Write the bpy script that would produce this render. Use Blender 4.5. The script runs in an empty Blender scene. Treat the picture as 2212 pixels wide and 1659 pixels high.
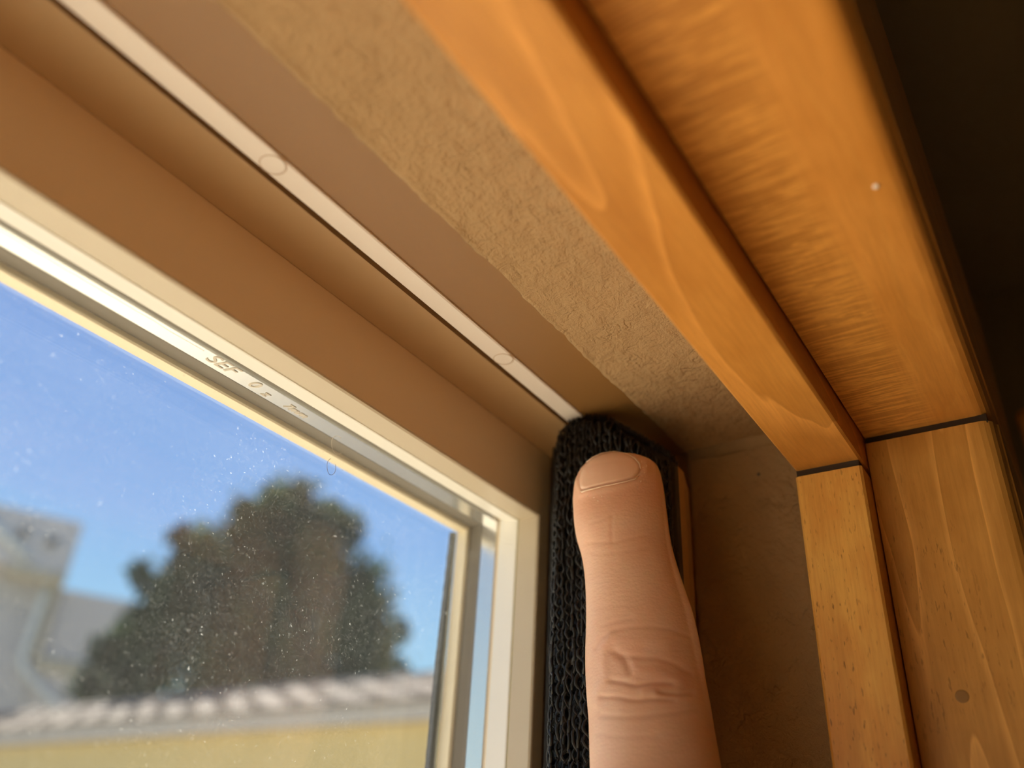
import bpy, bmesh, math, random
import numpy as np
from mathutils import Vector, Matrix, noise
from mathutils.bvhtree import BVHTree

random.seed(7); rng = np.random.default_rng(7)
scene = bpy.context.scene
col = scene.collection
H = 1.85                      # camera height above the floor (m); modelling is in cm round the camera

# ------------------------------------------------------------------ camera
R = np.array([[0.54866567, 0.4478474, 0.70597358],
              [-0.83448201, 0.24180022, 0.49514889],
              [0.05104657, -0.86079345, 0.50638808]])
cam_d = bpy.data.cameras.new('camera'); cam = bpy.data.objects.new('camera', cam_d); col.objects.link(cam)
cam_d.sensor_width = 36.0; cam_d.lens = 1845.14 / 2212 * 36.0
cam_d.clip_start = 0.005; cam_d.clip_end = 500
M = Matrix.Identity(4)
for i in range(3):
    M[i][0] = R[i, 0]; M[i][1] = -R[i, 1]; M[i][2] = -R[i, 2]
M[2][3] = H
cam.matrix_world = M
cam_d.dof.use_dof = True; cam_d.dof.focus_distance = 0.134; cam_d.dof.aperture_fstop = 11.5
scene.camera = cam

# ------------------------------------------------------------------ light, sky, exposure
scene.view_settings.view_transform = 'Standard'; scene.view_settings.look = 'None'
scene.view_settings.gamma = 1.0; scene.view_settings.use_curve_mapping = False
scene.view_settings.exposure = 0.0
world = bpy.data.worlds.new('world'); scene.world = world; world.use_nodes = True
wn = world.node_tree; wn.nodes.clear()
w_out = wn.nodes.new('ShaderNodeOutputWorld'); w_bg = wn.nodes.new('ShaderNodeBackground')
w_tc = wn.nodes.new('ShaderNodeTexCoord'); w_sep = wn.nodes.new('ShaderNodeSeparateXYZ'); w_r = wn.nodes.new('ShaderNodeValToRGB')
wn.links.new(w_tc.outputs['Generated'], w_sep.inputs[0]); wn.links.new(w_sep.outputs['Z'], w_r.inputs[0])
wn.links.new(w_r.outputs[0], w_bg.inputs[0]); wn.links.new(w_bg.outputs[0], w_out.inputs[0])
cr = w_r.color_ramp
cr.elements[0].position = 0.0; cr.elements[0].color = (0.62, 0.84, 1.0, 1)
cr.elements[1].position = 1.0; cr.elements[1].color = (0.12, 0.22, 0.62, 1)
e = cr.elements.new(0.15); e.color = (0.45, 0.78, 1.0, 1)
e = cr.elements.new(0.33); e.color = (0.27, 0.50, 0.93, 1)
e = cr.elements.new(0.55); e.color = (0.17, 0.34, 0.80, 1)
w_bg.inputs[1].default_value = 1.06
sun_d = bpy.data.lights.new('sun', 'SUN'); sun = bpy.data.objects.new('sun', sun_d); col.objects.link(sun)
SUN_FROM = Vector((0.42, 0.78, 0.62)).normalized()      # points towards the sun
sun.rotation_euler = SUN_FROM.to_track_quat('Z', 'Y').to_euler()
sun.location = (16, 9, 11)
sun_d.energy = 22.0; sun_d.angle = math.radians(0.6); sun_d.color = (1.0, 0.91, 0.76)


# ------------------------------------------------------------------ helpers
def tag(o, label=None, cat=None, group=None, kind=None):
    if label: o['label'] = label
    if cat: o['category'] = cat
    if group: o['group'] = group
    if kind: o['kind'] = kind
    return o

def cm(p): return Vector((p[0] / 100, p[1] / 100, p[2] / 100 + H))

def empty(name, p_cm):
    o = bpy.data.objects.new(name, None); col.objects.link(o); o.location = cm(p_cm); o.empty_display_size = .01
    return o

def world_loc(o):
    v = Vector(o.location); q = o.parent
    while q: v += Vector(q.location); q = q.parent
    return v

def mk(name, verts, faces, mat, parent=None, smooth=False, unit='cm'):
    """verts in cm round the camera (or in m with unit='m', also round the camera)"""
    v = np.asarray(verts, dtype=float)
    v = v / 100 if unit == 'cm' else v.copy()
    v[:, 2] += H
    c = (v.min(0) + v.max(0)) / 2
    me = bpy.data.meshes.new(name); me.from_pydata((v - c).tolist(), [], [tuple(f) for f in faces])
    me.validate(); me.update()
    bm = bmesh.new(); bm.from_mesh(me); bmesh.ops.recalc_face_normals(bm, faces=bm.faces); bm.to_mesh(me); bm.free()
    if mat: me.materials.append(mat)
    if smooth: me.polygons.foreach_set('use_smooth', [True] * len(me.polygons))
    o = bpy.data.objects.new(name, me); col.objects.link(o)
    o.location = Vector(c)
    if parent:
        o.location = Vector(c) - world_loc(parent); o.parent = parent
    return o

BF = [(0, 1, 3, 2), (4, 6, 7, 5), (0, 4, 5, 1), (2, 3, 7, 6), (0, 2, 6, 4), (1, 5, 7, 3)]
def boxv(a, b):
    return [(x, y, z) for x in (a[0], b[0]) for y in (a[1], b[1]) for z in (a[2], b[2])]
def box(name, a, b, mat, parent=None, unit='cm'):
    return mk(name, boxv(a, b), BF, mat, parent, unit=unit)
def boxes(name, lst, mat, parent=None, unit='cm'):
    V, F = [], []
    for a, b in lst:
        k = len(V); V += boxv(a, b); F += [tuple(i + k for i in f) for f in BF]
    return mk(name, V, F, mat, parent, unit=unit)

def prism(name, poly, axis, lo, hi, mat, parent=None, smooth=False, unit='cm', n=1):
    """closed polygon of 2D points swept along axis (x: poly=(y,z); z: poly=(x,y))"""
    m = len(poly); V = []; F = []
    for k in range(n + 1):
        t = lo + (hi - lo) * k / n
        for p in poly:
            V.append((t, p[0], p[1]) if axis == 'x' else (p[0], t, p[1]) if axis == 'y' else (p[0], p[1], t))
    for k in range(n):
        for i in range(m):
            a = k * m + i; b = k * m + (i + 1) % m
            F.append((a, b, b + m, a + m))
    F.append(tuple(range(m))[::-1]); F.append(tuple(n * m + i for i in range(m)))
    return mk(name, V, F, mat, parent, smooth, unit)

def tube(name, pts, r, mat, parent=None, seg=8, unit='cm', cap=True):
    pts = [Vector(p) for p in pts]; V = []; F = []
    up = None
    for i, p in enumerate(pts):
        t = (pts[min(i + 1, len(pts) - 1)] - pts[max(i - 1, 0)]).normalized()
        if up is None: up = t.orthogonal().normalized()
        up = (up - t * up.dot(t)).normalized(); sd = t.cross(up)
        rr = r[i] if isinstance(r, (list, tuple)) else r
        for k in range(seg):
            a = 2 * math.pi * k / seg; V.append(tuple(p + up * math.cos(a) * rr + sd * math.sin(a) * rr))
    for i in range(len(pts) - 1):
        for k in range(seg):
            a = i * seg + k; b = i * seg + (k + 1) % seg; F.append((a, b, b + seg, a + seg))
    if cap:
        F.append(tuple(range(seg))[::-1]); F.append(tuple((len(pts) - 1) * seg + k for k in range(seg)))
    return mk(name, V, F, mat, parent, True, unit)

# ------------------------------------------------------------------ materials
class NT:
    def __init__(s, name):
        s.m = bpy.data.materials.new(name); s.m.use_nodes = True; s.t = s.m.node_tree; s.t.nodes.clear()
        s.out = s.n('ShaderNodeOutputMaterial')
    def n(s, typ, **kw):
        nd = s.t.nodes.new(typ)
        for k, v in kw.items():
            if k == 'inp':
                for a, b in v.items():
                    if isinstance(b, bpy.types.NodeSocket): s.t.links.new(b, nd.inputs[a])
                    else: nd.inputs[a].default_value = b
            else: setattr(nd, k, v)
        return nd
    def ramp(s, fac, stops, interp='LINEAR'):
        r = s.n('ShaderNodeValToRGB'); s.t.links.new(fac, r.inputs[0]); r.color_ramp.interpolation = interp
        el = r.color_ramp.elements
        while len(el) < len(stops): el.new(0.5)
        for q, (p, c) in zip(el, stops):
            q.position = p; q.color = (c, c, c, 1) if isinstance(c, (int, float)) else (*c, 1)
        return r.outputs[0]
    def obj(s): return s.n('ShaderNodeTexCoord').outputs['Object']
    def mapping(s, v, scale=(1, 1, 1), loc=(0, 0, 0), rot=(0, 0, 0)):
        return s.n('ShaderNodeMapping', inp={'Vector': v, 'Scale': scale, 'Location': loc, 'Rotation': rot}).outputs[0]
    def noise(s, v, scale, detail=4, rough=.5, dist=0):
        return s.n('ShaderNodeTexNoise', inp={'Vector': v, 'Scale': scale, 'Detail': detail, 'Roughness': rough, 'Distortion': dist}).outputs[0]
    def mix(s, fac, a, b, mode='MIX'):
        nd = s.n('ShaderNodeMix', data_type='RGBA', blend_type=mode)
        for i, v in ((0, fac), (6, a), (7, b)):
            if isinstance(v, bpy.types.NodeSocket): s.t.links.new(v, nd.inputs[i])
            else: nd.inputs[i].default_value = v if isinstance(v, (int, float)) else (*v, 1)
        return nd.outputs[2]
    def math(s, op, a, b=0.0, c=0.0, clamp=False):
        nd = s.n('ShaderNodeMath', operation=op, use_clamp=clamp)
        for i, v in enumerate((a, b, c)):
            if isinstance(v, bpy.types.NodeSocket): s.t.links.new(v, nd.inputs[i])
            else: nd.inputs[i].default_value = v
        return nd.outputs[0]
    def bump(s, h, strength, dist, normal=None):
        i = {'Height': h, 'Strength': strength, 'Distance': dist}
        if normal is not None: i['Normal'] = normal
        return s.n('ShaderNodeBump', inp=i).outputs[0]
    def pbr(s, color, rough=.5, normal=None, **kw):
        p = s.n('ShaderNodeBsdfPrincipled')
        i = {'Base Color': color if isinstance(color, bpy.types.NodeSocket) else (*color, 1), 'Roughness': rough}
        if normal is not None: i['Normal'] = normal
        i.update(kw)
        for a, b in i.items():
            if isinstance(b, bpy.types.NodeSocket): s.t.links.new(b, p.inputs[a])
            else: p.inputs[a].default_value = b
        s.t.links.new(p.outputs[0], s.out.inputs[0]); return s.m

def plain(name, color, rough=.5, nscale=40, var=.06, bump=0.0, bscale=600, metallic=0.0, spec=.5):
    s = NT(name); v = s.obj(); f = s.noise(v, nscale, 4)
    c = s.mix(f, tuple(x * (1 - var) for x in color), tuple(min(1, x * (1 + var)) for x in color))
    nrm = s.bump(s.noise(v, bscale, 3), bump, .0004) if bump else None
    return s.pbr(c, rough, nrm, Metallic=metallic, **{'Specular IOR Level': spec})

def wood(name, axis, light, dark, seed=0.0, streak=.5, pores=.35, curl=0.0, rough=.42):
    """stained, close grained hardwood with the grain running along axis; object coordinates in metres"""
    s = NT(name); v = s.mapping(s.obj(), loc=(seed, seed * .7, seed * 1.3))
    ai = 'xyz'.index(axis)
    def sc(across, along): return tuple(along if i == ai else across for i in range(3))
    warp = s.noise(s.mapping(v, scale=sc(60, 9)), 1.0, 3, .5)
    wv = s.n('ShaderNodeVectorMath', operation='MULTIPLY_ADD', inp={0: s.n('ShaderNodeCombineXYZ', inp={0: warp, 1: warp, 2: warp}).outputs[0], 1: (.012, .012, .012), 2: v}).outputs[0]
    # long growth figure: contour lines of a stretched noise
    fig = s.noise(s.mapping(wv, scale=sc(62, 7)), 1.0, 1.5, .45)
    saw = s.math('FRACT', s.math('MULTIPLY', fig, 9.0))
    line = s.ramp(saw, [(0.0, .05), (0.70, 0.12), (0.90, .8), (0.93, 1.0), (0.955, 0.0), (1.0, 0.0)])
    blot = s.noise(s.mapping(v, scale=sc(110, 45)), 1.0, 5, .6)
    fibre = s.noise(s.mapping(v, scale=sc(2200, 140)), 1.0, 3, .6)
    c = s.mix(s.ramp(blot, [(.3, 0.0), (.7, 1.0)]), dark, light)
    c = s.mix(s.math('MULTIPLY', line, streak), c, tuple(min(1, x * 1.35 + .02) for x in light))
    band = s.ramp(s.noise(s.mapping(v, scale=sc(150, 5)), 1.0, 2, .5), [(.35, 0.0), (.65, 1.0)])
    c = s.mix(s.math('MULTIPLY', band, .30), c, tuple(x * .62 for x in dark))
    c = s.mix(s.math('MULTIPLY', s.ramp(fibre, [(.35, 1.0), (.6, 0.0)]), .22), c, tuple(x * .6 for x in dark))
    pn = s.noise(s.mapping(v, scale=sc(2600, 520)), 1.0, 2, .5)
    pm = s.ramp(s.noise(s.mapping(v, scale=sc(90, 30)), 1.0, 2), [(.42, 0.0), (.62, 1.0)])
    pf = s.math('MULTIPLY', s.math('MULTIPLY', s.ramp(pn, [(.30, 1.0), (.38, 0.0)]), pores), pm)
    c = s.mix(pf, c, tuple(x * .25 for x in dark))
    if curl:
        cu = s.noise(s.mapping(v, scale=sc(70, 900)), 1.0, 3, .6, .6)
        yy = s.n('ShaderNodeSeparateXYZ', inp={0: s.obj()}).outputs['Y']
        cm_ = s.ramp(s.math('MULTIPLY_ADD', yy, 60.0, s.math('ADD', s.math('MULTIPLY', s.noise(s.mapping(v, scale=sc(150, 12)), 1.0, 2), .5), .28)), [(.38, 0.0), (.62, 1.0)])
        cf = s.math('MULTIPLY', s.ramp(cu, [(.42, 0.0), (.5, 1.0), (.58, 0.0)]), cm_)
        c = s.mix(s.math('MULTIPLY', cm_, .62 * curl), c, tuple(x * .5 for x in dark))
        c = s.mix(s.math('MULTIPLY', cf, curl), c, tuple(min(1, x * 1.25) for x in light))
    nrm = s.bump(fibre, .12, .0002)
    return s.pbr(c, rough, nrm, **{'Specular IOR Level': .35, 'Coat Weight': .08, 'Coat Roughness': .35})

WL, WD = (0.86, 0.375, 0.078), (0.66, 0.255, 0.040)
m_wood_stop_h = wood('stained_maple_head_stop', 'x', (.72, .32, .062), (.55, .215, .033), 3.1, .75, .1)
m_wood_case_h = wood('stained_maple_head_casing', 'x', WL, WD, 8.4, .15, .05, curl=.6)
m_wood_stop_j = wood('stained_maple_jamb_stop', 'z', (0.84, 0.46, 0.10), WD, 1.7, .12, .8)
m_wood_case_j = wood('stained_maple_jamb_casing', 'z', (.74, .36, .08), (.50, .21, .035), 5.9, .8, .5)
m_wood_rod = wood('orange_wood_rod', 'x', WL, WD, 2.2)
m_bounce_seat = wood('bounce_seat_wood', 'x', (.88, .60, .34), (.80, .53, .28), 4.0, .1, .1)
m_plug = plain('wood_filler', (.30, .14, .03), .6)
m_vinyl = plain('tan_vinyl', (.58, .345, .145), .38, 25, .05, .05)
m_frame = plain('brown_vinyl_frame', (.45, .29, .14), .45, 25, .05, .05)
m_sash = plain('tan_vinyl_sash', (.92, .77, .56), .40, 25, .05, .05)
m_lip = plain('beige_vinyl_lip', (.66, .58, .44), .38, 25, .04)
m_vinyl_light = plain('light_vinyl', (.86, .80, .74), .42, 25, .03)
m_bead = plain('cream_glazing_bead', (.96, .95, .90), .28, 25, .03)
m_tan_bead = plain('beige_outer_bead', (.80, .70, .50), .45)
m_dark_gap = plain('dark_sealant_and_hole_shade', (.15, .125, .095), .8)
m_seal = plain('dark_grey_butyl', (.045, .05, .06), .85, 900, .3, .6, 1200)
m_spacer = plain('satin_spacer', (.76, .75, .72), .22, 30, .03, 0, 600, .85)
m_olive = plain('olive_tan_room_paint', (.42, .33, .18), .9, 12, .1, .3, 300)
m_ceil = plain('tan_ceiling_paint', (.46, .36, .22), .9, 12, .1, .3, 300)
m_floor = plain('dark_room_floor', (.12, .08, .05), .6, 8, .15)
m_stucco = plain('exterior_stucco', (.5, .45, .36), .9, 8, .1)
m_hair = plain('fine_hair', (.25, .20, .16), .5)
m_lint = plain('pale_lint', (.8, .75, .65), .5)
m_fleck = plain('white_fleck', (.9, .86, .78), .7)

def plaster_mat():
    s = NT('textured_tan_plaster'); v = s.obj()
    w1 = s.n('ShaderNodeTexNoise', inp={'Vector': v, 'Scale': 300.0, 'Detail': 4.0}).outputs['Color']
    wv = s.n('ShaderNodeVectorMath', operation='MULTIPLY_ADD', inp={0: w1, 1: (.006, .006, .006), 2: v}).outputs[0]
    edge = s.n('ShaderNodeTexVoronoi', feature='DISTANCE_TO_EDGE', inp={'Vector': wv, 'Scale': 230.0}).outputs['Distance']
    crack = s.ramp(edge, [(0.0, 0.0), (.09, 1.0)])
    cmask = s.ramp(s.noise(v, 140, 3), [(.52, 0.0), (.68, 1.0)])
    wrk = s.math('MULTIPLY', s.math('SUBTRACT', crack, 1.0), cmask)
    lumps = s.noise(v, 330, 6, .68, .3)
    fine = s.noise(v, 1300, 3, .65)
    soft = s.noise(v, 60, 3)
    c = s.mix(soft, (.40, .258, .125), (.46, .30, .15))
    c = s.mix(s.math('MULTIPLY', s.ramp(s.noise(v, 180, 3), [(.58, 0.0), (.75, 1.0)]), .20), c, (.30, .19, .09))
    n1 = s.bump(fine, .35, .0003); n2 = s.bump(lumps, .75, .0014, n1); n3 = s.bump(wrk, .50, .0004, n2)
    return s.pbr(c, .8, n3, **{'Specular IOR Level': .25})
m_plaster = plaster_mat()

def glass_mat():
    s = NT('dusty_window_glass'); v = s.obj()
    tr = s.n('ShaderNodeBsdfTransparent', inp={'Color': (.975, .985, .98, 1)})
    gl = s.n('ShaderNodeBsdfGlossy', inp={'Color': (1, 1, 1, 1), 'Roughness': .0})
    ge = s.n('ShaderNodeNewGeometry')
    dt = s.n('ShaderNodeVectorMath', operation='DOT_PRODUCT', inp={0: ge.outputs['Incoming'], 1: ge.outputs['Normal']}).outputs['Value']
    fr = s.math('MULTIPLY_ADD', s.math('POWER', s.math('SUBTRACT', 1.0, s.math('ABSOLUTE', dt)), 5.0), .70, .031)
    m1 = s.n('ShaderNodeMixShader', inp={0: fr, 1: tr.outputs[0], 2: gl.outputs[0]})
    df = s.n('ShaderNodeBsdfDiffuse', inp={'Color': (.85, .85, .82, 1)})
    tl = s.n('ShaderNodeBsdfTranslucent', inp={'Color': (.85, .85, .82, 1)})
    dd = s.n('ShaderNodeMixShader', inp={0: .6, 1: df.outputs[0], 2: tl.outputs[0]})
    specks = s.ramp(s.noise(v, 1500, 2, .7), [(.70, 0.0), (.78, 1.0)])
    lintn = s.ramp(s.math('ABSOLUTE', s.math('SUBTRACT', s.noise(v, 1200, 2, .5, 1.5), .5)), [(0.0, 1.0), (.012, 0.0)])
    mask = s.ramp(s.noise(v, 60, 3), [(.34, 0.0), (.58, 1.0)])
    f = s.math('MULTIPLY', s.math('MAXIMUM', specks, s.math('MULTIPLY', lintn, .20)), s.math('MULTIPLY', mask, .26))
    f = s.math('ADD', f, .004)
    m2 = s.n('ShaderNodeMixShader', inp={0: f, 1: m1.outputs[0], 2: dd.outputs[0]})
    s.t.links.new(m2.outputs[0], s.out.inputs[0]); return s.m
m_glass = glass_mat()

def leaf_mat():
    s = NT('tree_foliage'); v = s.obj()
    c = s.mix(s.ramp(s.noise(v, 1.6, 3), [(.4, 0.0), (.62, 1.0)]), (.010, .022, .030), (.075, .115, .04))
    c = s.mix(s.noise(v, 12, 2), c, (.022, .042, .030))
    d = s.n('ShaderNodeBsdfDiffuse', inp={'Color': c}); t = s.n('ShaderNodeBsdfTranslucent', inp={'Color': c})
    mx = s.n('ShaderNodeMixShader', inp={0: .35, 1: d.outputs[0], 2: t.outputs[0]})
    s.t.links.new(mx.outputs[0], s.out.inputs[0]); return s.m

def tile_mat():
    s = NT('weathered_roof_tile'); oi = s.n('ShaderNodeObjectInfo')
    c = s.ramp(oi.outputs['Random'], [(0.0, (.075, .056, .052)), (.35, (.13, .095, .088)), (.7, (.18, .135, .122)), (1.0, (.10, .076, .072))])
    c = s.mix(s.math('MULTIPLY', s.noise(s.obj(), 14, 4), .5), c, (.09, .068, .06))
    return s.pbr(c, .95, None, **{'Specular IOR Level': .1})

# ------------------------------------------------------------------ room shell
XL, XR, ZB, ZT = -70.0, 13.71, -50.0, 6.48          # clear opening of the sash
def ring(d, y0, y1, big):
    return [((-250, y0, ZT + d), (big, y1, 58)), ((-250, y0, -185), (big, y1, ZB - d)),
            ((-250, y0, ZB - d), (XL - d, y1, ZT + d)), ((XR + d, y0, ZB - d), (big, y1, ZT + d))]
wall = boxes('wall_window', ring(1.62, 2.45, 5.85, 90) + ring(4.0, 5.85, 11.2, 90), m_olive)
tag(wall, 'dark olive tan painted wall the window is set in', 'wall', kind='structure')
ext = boxes('wall_exterior', ring(1.5, 11.2, 11.5, 90), m_stucco)
tag(ext, 'stucco outer face of the window wall', 'wall', kind='structure')
tag(box('ceiling', (-250, -300, 58), (90, 15, 62), m_ceil), 'dim tan ceiling beyond the wooden casing', 'ceiling', kind='structure')
tag(box('floor', (-250, -300, -190), (90, 15, -185), m_floor), 'dark floor of the room', 'floor', kind='structure')
tag(box('wall_right', (90, -300, -185), (95, 15, 58), m_olive), 'dark painted wall to the right of the window', 'wall', kind='structure')
tag(box('wall_left', (-255, -300, -185), (-250, 15, 58), m_olive), 'painted wall at the far left of the room', 'wall', kind='structure')
tag(box('wall_back', (-255, -305, -185), (95, -300, 58), m_olive), 'painted wall behind the viewer', 'wall', kind='structure')
seat = boxes('bounce_seat', [((-90, -9, -54), (40, 8.6, -51.6)), ((-88, -7, -185), (38, 2.3, -54))], m_bounce_seat)  # unseen seat, added to bounce sunlight up into the opening
tag(seat, 'unseen wooden seat added below the window to bounce sunlight', 'window seat', kind='structure')

# plaster returns of the opening, with a ragged edge against the vinyl frame
def plaster_slab(name, along, lo, hi, d0, parent):
    n_f = 420
    a_f = np.linspace(max(lo, -6), hi, n_f)
    A = np.concatenate([np.linspace(lo, max(lo, -6), 20)[:-1], a_f]); na = len(A)
    Yb = np.linspace(6.06, 2.46, 60); V = []; F = []
    for a in A:
        e_ = noise.fractal(Vector((a * 1.3, 3.3, 0)), 1.0, 2.0, 4) * .05 + max(0, noise.noise(Vector((a * 3.1, 8, 0))) - .2) * .12
        for j, y in enumerate(Yb):
            w = max(0, 1 - j / 5.0)
            yy = y + e_ * w
            dd = d0 + noise.fractal(Vector((a * .8, y * .8, 5)), 1.0, 2.0, 3) * .02 + noise.noise(Vector((a * 4, y * 4, 2))) * .006
            if j == 0: dd += .045 + .03 * noise.noise(Vector((a * 5, 1, 1)))
            if j == 1: dd -= .02 + .03 * max(0, noise.noise(Vector((a * 2.2, 4, 1))))
            V.append((a, yy, dd))
    nf = len(Yb)
    for i in range(na - 1):
        for j in range(nf - 1):
            k = i * nf + j; F.append((k, k + 1, k + nf + 1, k + nf))
    # back edge turned outwards, and a closing skin
    base = len(V)
    for i, a in enumerate(A):
        V.append((a, V[i * nf][1] - .02, d0 + .125)); V.append((a, Yb[-1], d0 + .125))
    for i in range(na - 1):
        b = base + 2 * i
        F.append((i * nf, (i + 1) * nf, b + 2, b)); F.append((b, b + 2, b + 3, b + 1))
        F.append((i * nf + nf - 1, b + 1, b + 3, (i + 1) * nf + nf - 1))
    F.append(tuple([j for j in range(nf)] + [base + 1, base])); k = (na - 1) * nf
    F.append(tuple([k + j for j in range(nf)] + [base + 2 * (na - 1) + 1, base + 2 * (na - 1)]))
    if along == 'x': V = [(v[0], v[1], ZT + v[2]) for v in V]
    else: V = [(XR + v[2], v[1], v[0]) for v in V]
    return mk(name, V, F, m_plaster, parent, smooth=True)
plaster_slab('plaster_return', 'x', XL - 1.3, XR + 1.46, 1.34, wall)
plaster_slab('plaster_return', 'z', ZB - 1.3, ZT + 1.46, 1.34, wall)
prism('corner_bead', [(XR + 1.36, ZT + 1.14), (XR + 1.36, ZT + 1.36), (XR + 1.10, ZT + 1.36), (XR + 1.22, ZT + 1.30), (XR + 1.30, ZT + 1.24)], 'y', 2.47, 6.0, m_plaster, wall, smooth=True)
bm_h = cm((XR + 1.34, 4.62, 7.10))
def disc(name, c, nrm, r, h, mat, parent, seg=24, dome=.3):
    c = Vector(c); nrm = Vector(nrm).normalized(); u = nrm.orthogonal().normalized(); w = nrm.cross(u); V = []; F = []
    rings = [(r, 0), (r, h * .7), (r * .85, h), (r * .4, h * (1 + dome))]
    for rr, hh in rings:
        for k in range(seg):
            a = 2 * math.pi * k / seg; V.append(tuple(c + u * math.cos(a) * rr + w * math.sin(a) * rr + nrm * hh))
    for i in range(len(rings) - 1):
        for k in range(seg):
            a = i * seg + k; b = i * seg + (k + 1) % seg; F.append((a, b, b + seg, a + seg))
    V.append(tuple(c + nrm * h * (1 + dome))); t = len(V) - 1
    for k in range(seg): F.append((3 * seg + k, 3 * seg + (k + 1) % seg, t))
    F.append(tuple(range(seg))[::-1])
    return mk(name, V, F, mat, parent, True)
disc('nail_hole', (XR + 1.345, 4.62, 7.10), (-1, 0, 0), .035, .012, m_dark_gap, wall)  # dark disc painting the shade of a small nail hole

# ------------------------------------------------------------------ window_1
win = empty('window_1', ((XL + XR) / 2, 10, ZB)); tag(win, 'tan vinyl window with cream glazing bead and two panes, at the left', 'window', kind='structure')
def side(name, prof, which, mat, parent, gj=lambda d: d, smooth=False):
    """one mitred side of a rectangular frame; prof = closed list of (y, d)"""
    m = len(prof); V = []
    def corner(cx, cz, d):
        x = XR + gj(d) if cx else XL - gj(d); z = ZT + d if cz else ZB - d
        return x, z
    ends = {'top': ((0, 1), (1, 1)), 'bottom': ((0, 0), (1, 0)), 'right': ((1, 0), (1, 1)), 'left': ((0, 0), (0, 1))}[which]
    for e_ in ends:
        for y, d in prof:
            x, z = corner(e_[0], e_[1], d); V.append((x, y, z))
    F = [(i, (i + 1) % m, (i + 1) % m + m, i + m) for i in range(m)] + [tuple(range(m))[::-1], tuple(range(m, 2 * m))]
    return mk(name, V, F, mat, parent, smooth)
def frame4(names, prof, mat, gj=lambda d: d, smooth=False):
    return [side(n_, prof, w_, mat, win, gj, smooth) for n_, w_ in zip(names, ('top', 'right', 'bottom', 'left'))]

P_frame = [(5.95, 1.47), (7.575, 1.47), (7.575, 1.80), (7.71, 1.80), (7.71, 1.475), (11.2, 1.475), (11.2, 3.9), (5.95, 3.9)]
frame4(['frame_head', 'frame_jamb', 'frame_sill', 'frame_jamb'], P_frame, m_frame)
frame4(['frame_stop'] * 4, [(5.94, 1.462), (7.19, 1.462), (7.19, 1.6), (5.94, 1.6)], plain('brown_vinyl_stop', (.27, .135, .040), .45, 25, .05, .05))
P_sash = [(8.75, .052), (9.24, .052), (9.24, .4), (10.9, .4), (10.9, 1.48), (8.76, 1.485), (8.75, 1.46), (8.75, 1.26)]
gj = lambda d: d if d <= .05 else (.05 + (d - .05) * (.37 - .05) / (1.48 - .05))
frame4(['sash_rail', 'sash_stile', 'sash_rail', 'sash_stile'], P_sash, m_sash, gj)
for n_, x0_, x1_ in (('jamb_filler', XR + .40, XR + 1.5), ('jamb_filler', XL - 1.5, XL - .40)):
    box(n_, (x0_, 9.0, ZB - 1.4), (x1_, 11.1, ZT + 1.5), m_frame, win)
P_lip = [(8.752, .049), (8.76, .02), (8.80, .0), (9.235, .0), (9.235, .049)]
frame4(['rail_lip'] * 4, P_lip, m_lip)
P_bead = [(9.255, .02), (9.27, .0), (9.30, -.005), (9.75, .12), (9.75, .3), (9.255, .3)]
frame4(['glazing_bead'] * 4, P_bead, m_bead, lambda d: .06 if d == .12 else d * .9)
frame4(['gasket'] * 4, [(9.236, .012), (9.254, .012), (9.254, .3), (9.236, .3)], plain('olive_gasket', (.42, .40, .16), .6), lambda d: d * .9)
P_spacer = [(9.86, .10), (10.22, .10), (10.22, .38), (9.86, .38)]
frame4(['spacer_bar'] * 4, P_spacer, m_spacer, lambda d: d * .9)
P_gap = [(10.235, .10), (10.54, .10), (10.54, .38), (10.235, .38)]
frame4(['sealant'] * 4, P_gap, m_dark_gap, lambda d: d * .9)
P_out = [(10.55, .03), (10.57, .0), (10.815, .0), (10.815, .38), (10.55, .38)]
frame4(['outer_bead'] * 4, P_out, m_tan_bead, lambda d: d * .9)
def pane(y0, y1):
    return box('glass_pane', (XL - .2, y0, ZB - .2), (XR + .05, y1, ZT + .08), m_glass, win)
pane(9.765, 9.845); pane(10.815, 10.86)
# ragged dark seal down the inside of the jamb
V = []; F = []
Zs = np.linspace(-50, ZT, 700)
for z in Zs:
    r_ = .05 + .10 * min(1, max(0, (ZT - z) / 3)) + .02 * noise.fractal(Vector((z * 6, 1, 1)), 1, 2, 3)
    V += [(XR + .05, 10.87, z), (XR - r_, 10.87, z), (XR - r_ * .9, 10.99, z), (XR + .05, 11.0, z)]
for i in range(len(Zs) - 1):
    for k in range(4): F.append((4 * i + k, 4 * i + (k + 1) % 4, 4 * i + 4 + (k + 1) % 4, 4 * i + 4 + k))
mk('edge_seal', V, F, m_seal, win)
# pale insert strip in the head track, with flush plastic caps
ins = prism('track_insert', [(7.20, 7.915), (7.225, 7.90), (7.55, 7.90), (7.572, 7.915), (7.572, 7.96), (7.20, 7.96)], 'x', XL, 15.0, m_vinyl_light, win)
m_ring = plain('cap_outline', (.62, .47, .34), .5)
for xx in (4.85, 10.23, -.55):
    c_ = disc('screw_cap', (xx, 7.385, 7.901), (0, 0, -1), .165, .004, m_vinyl_light, ins, 32, 0)
    pts = [(xx + .175 * math.cos(a), 7.385 + .175 * math.sin(a), 7.8995) for a in np.linspace(0, 2 * math.pi, 41)]
    tube('cap_outline', pts, .006, m_ring, ins, 5)
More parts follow.
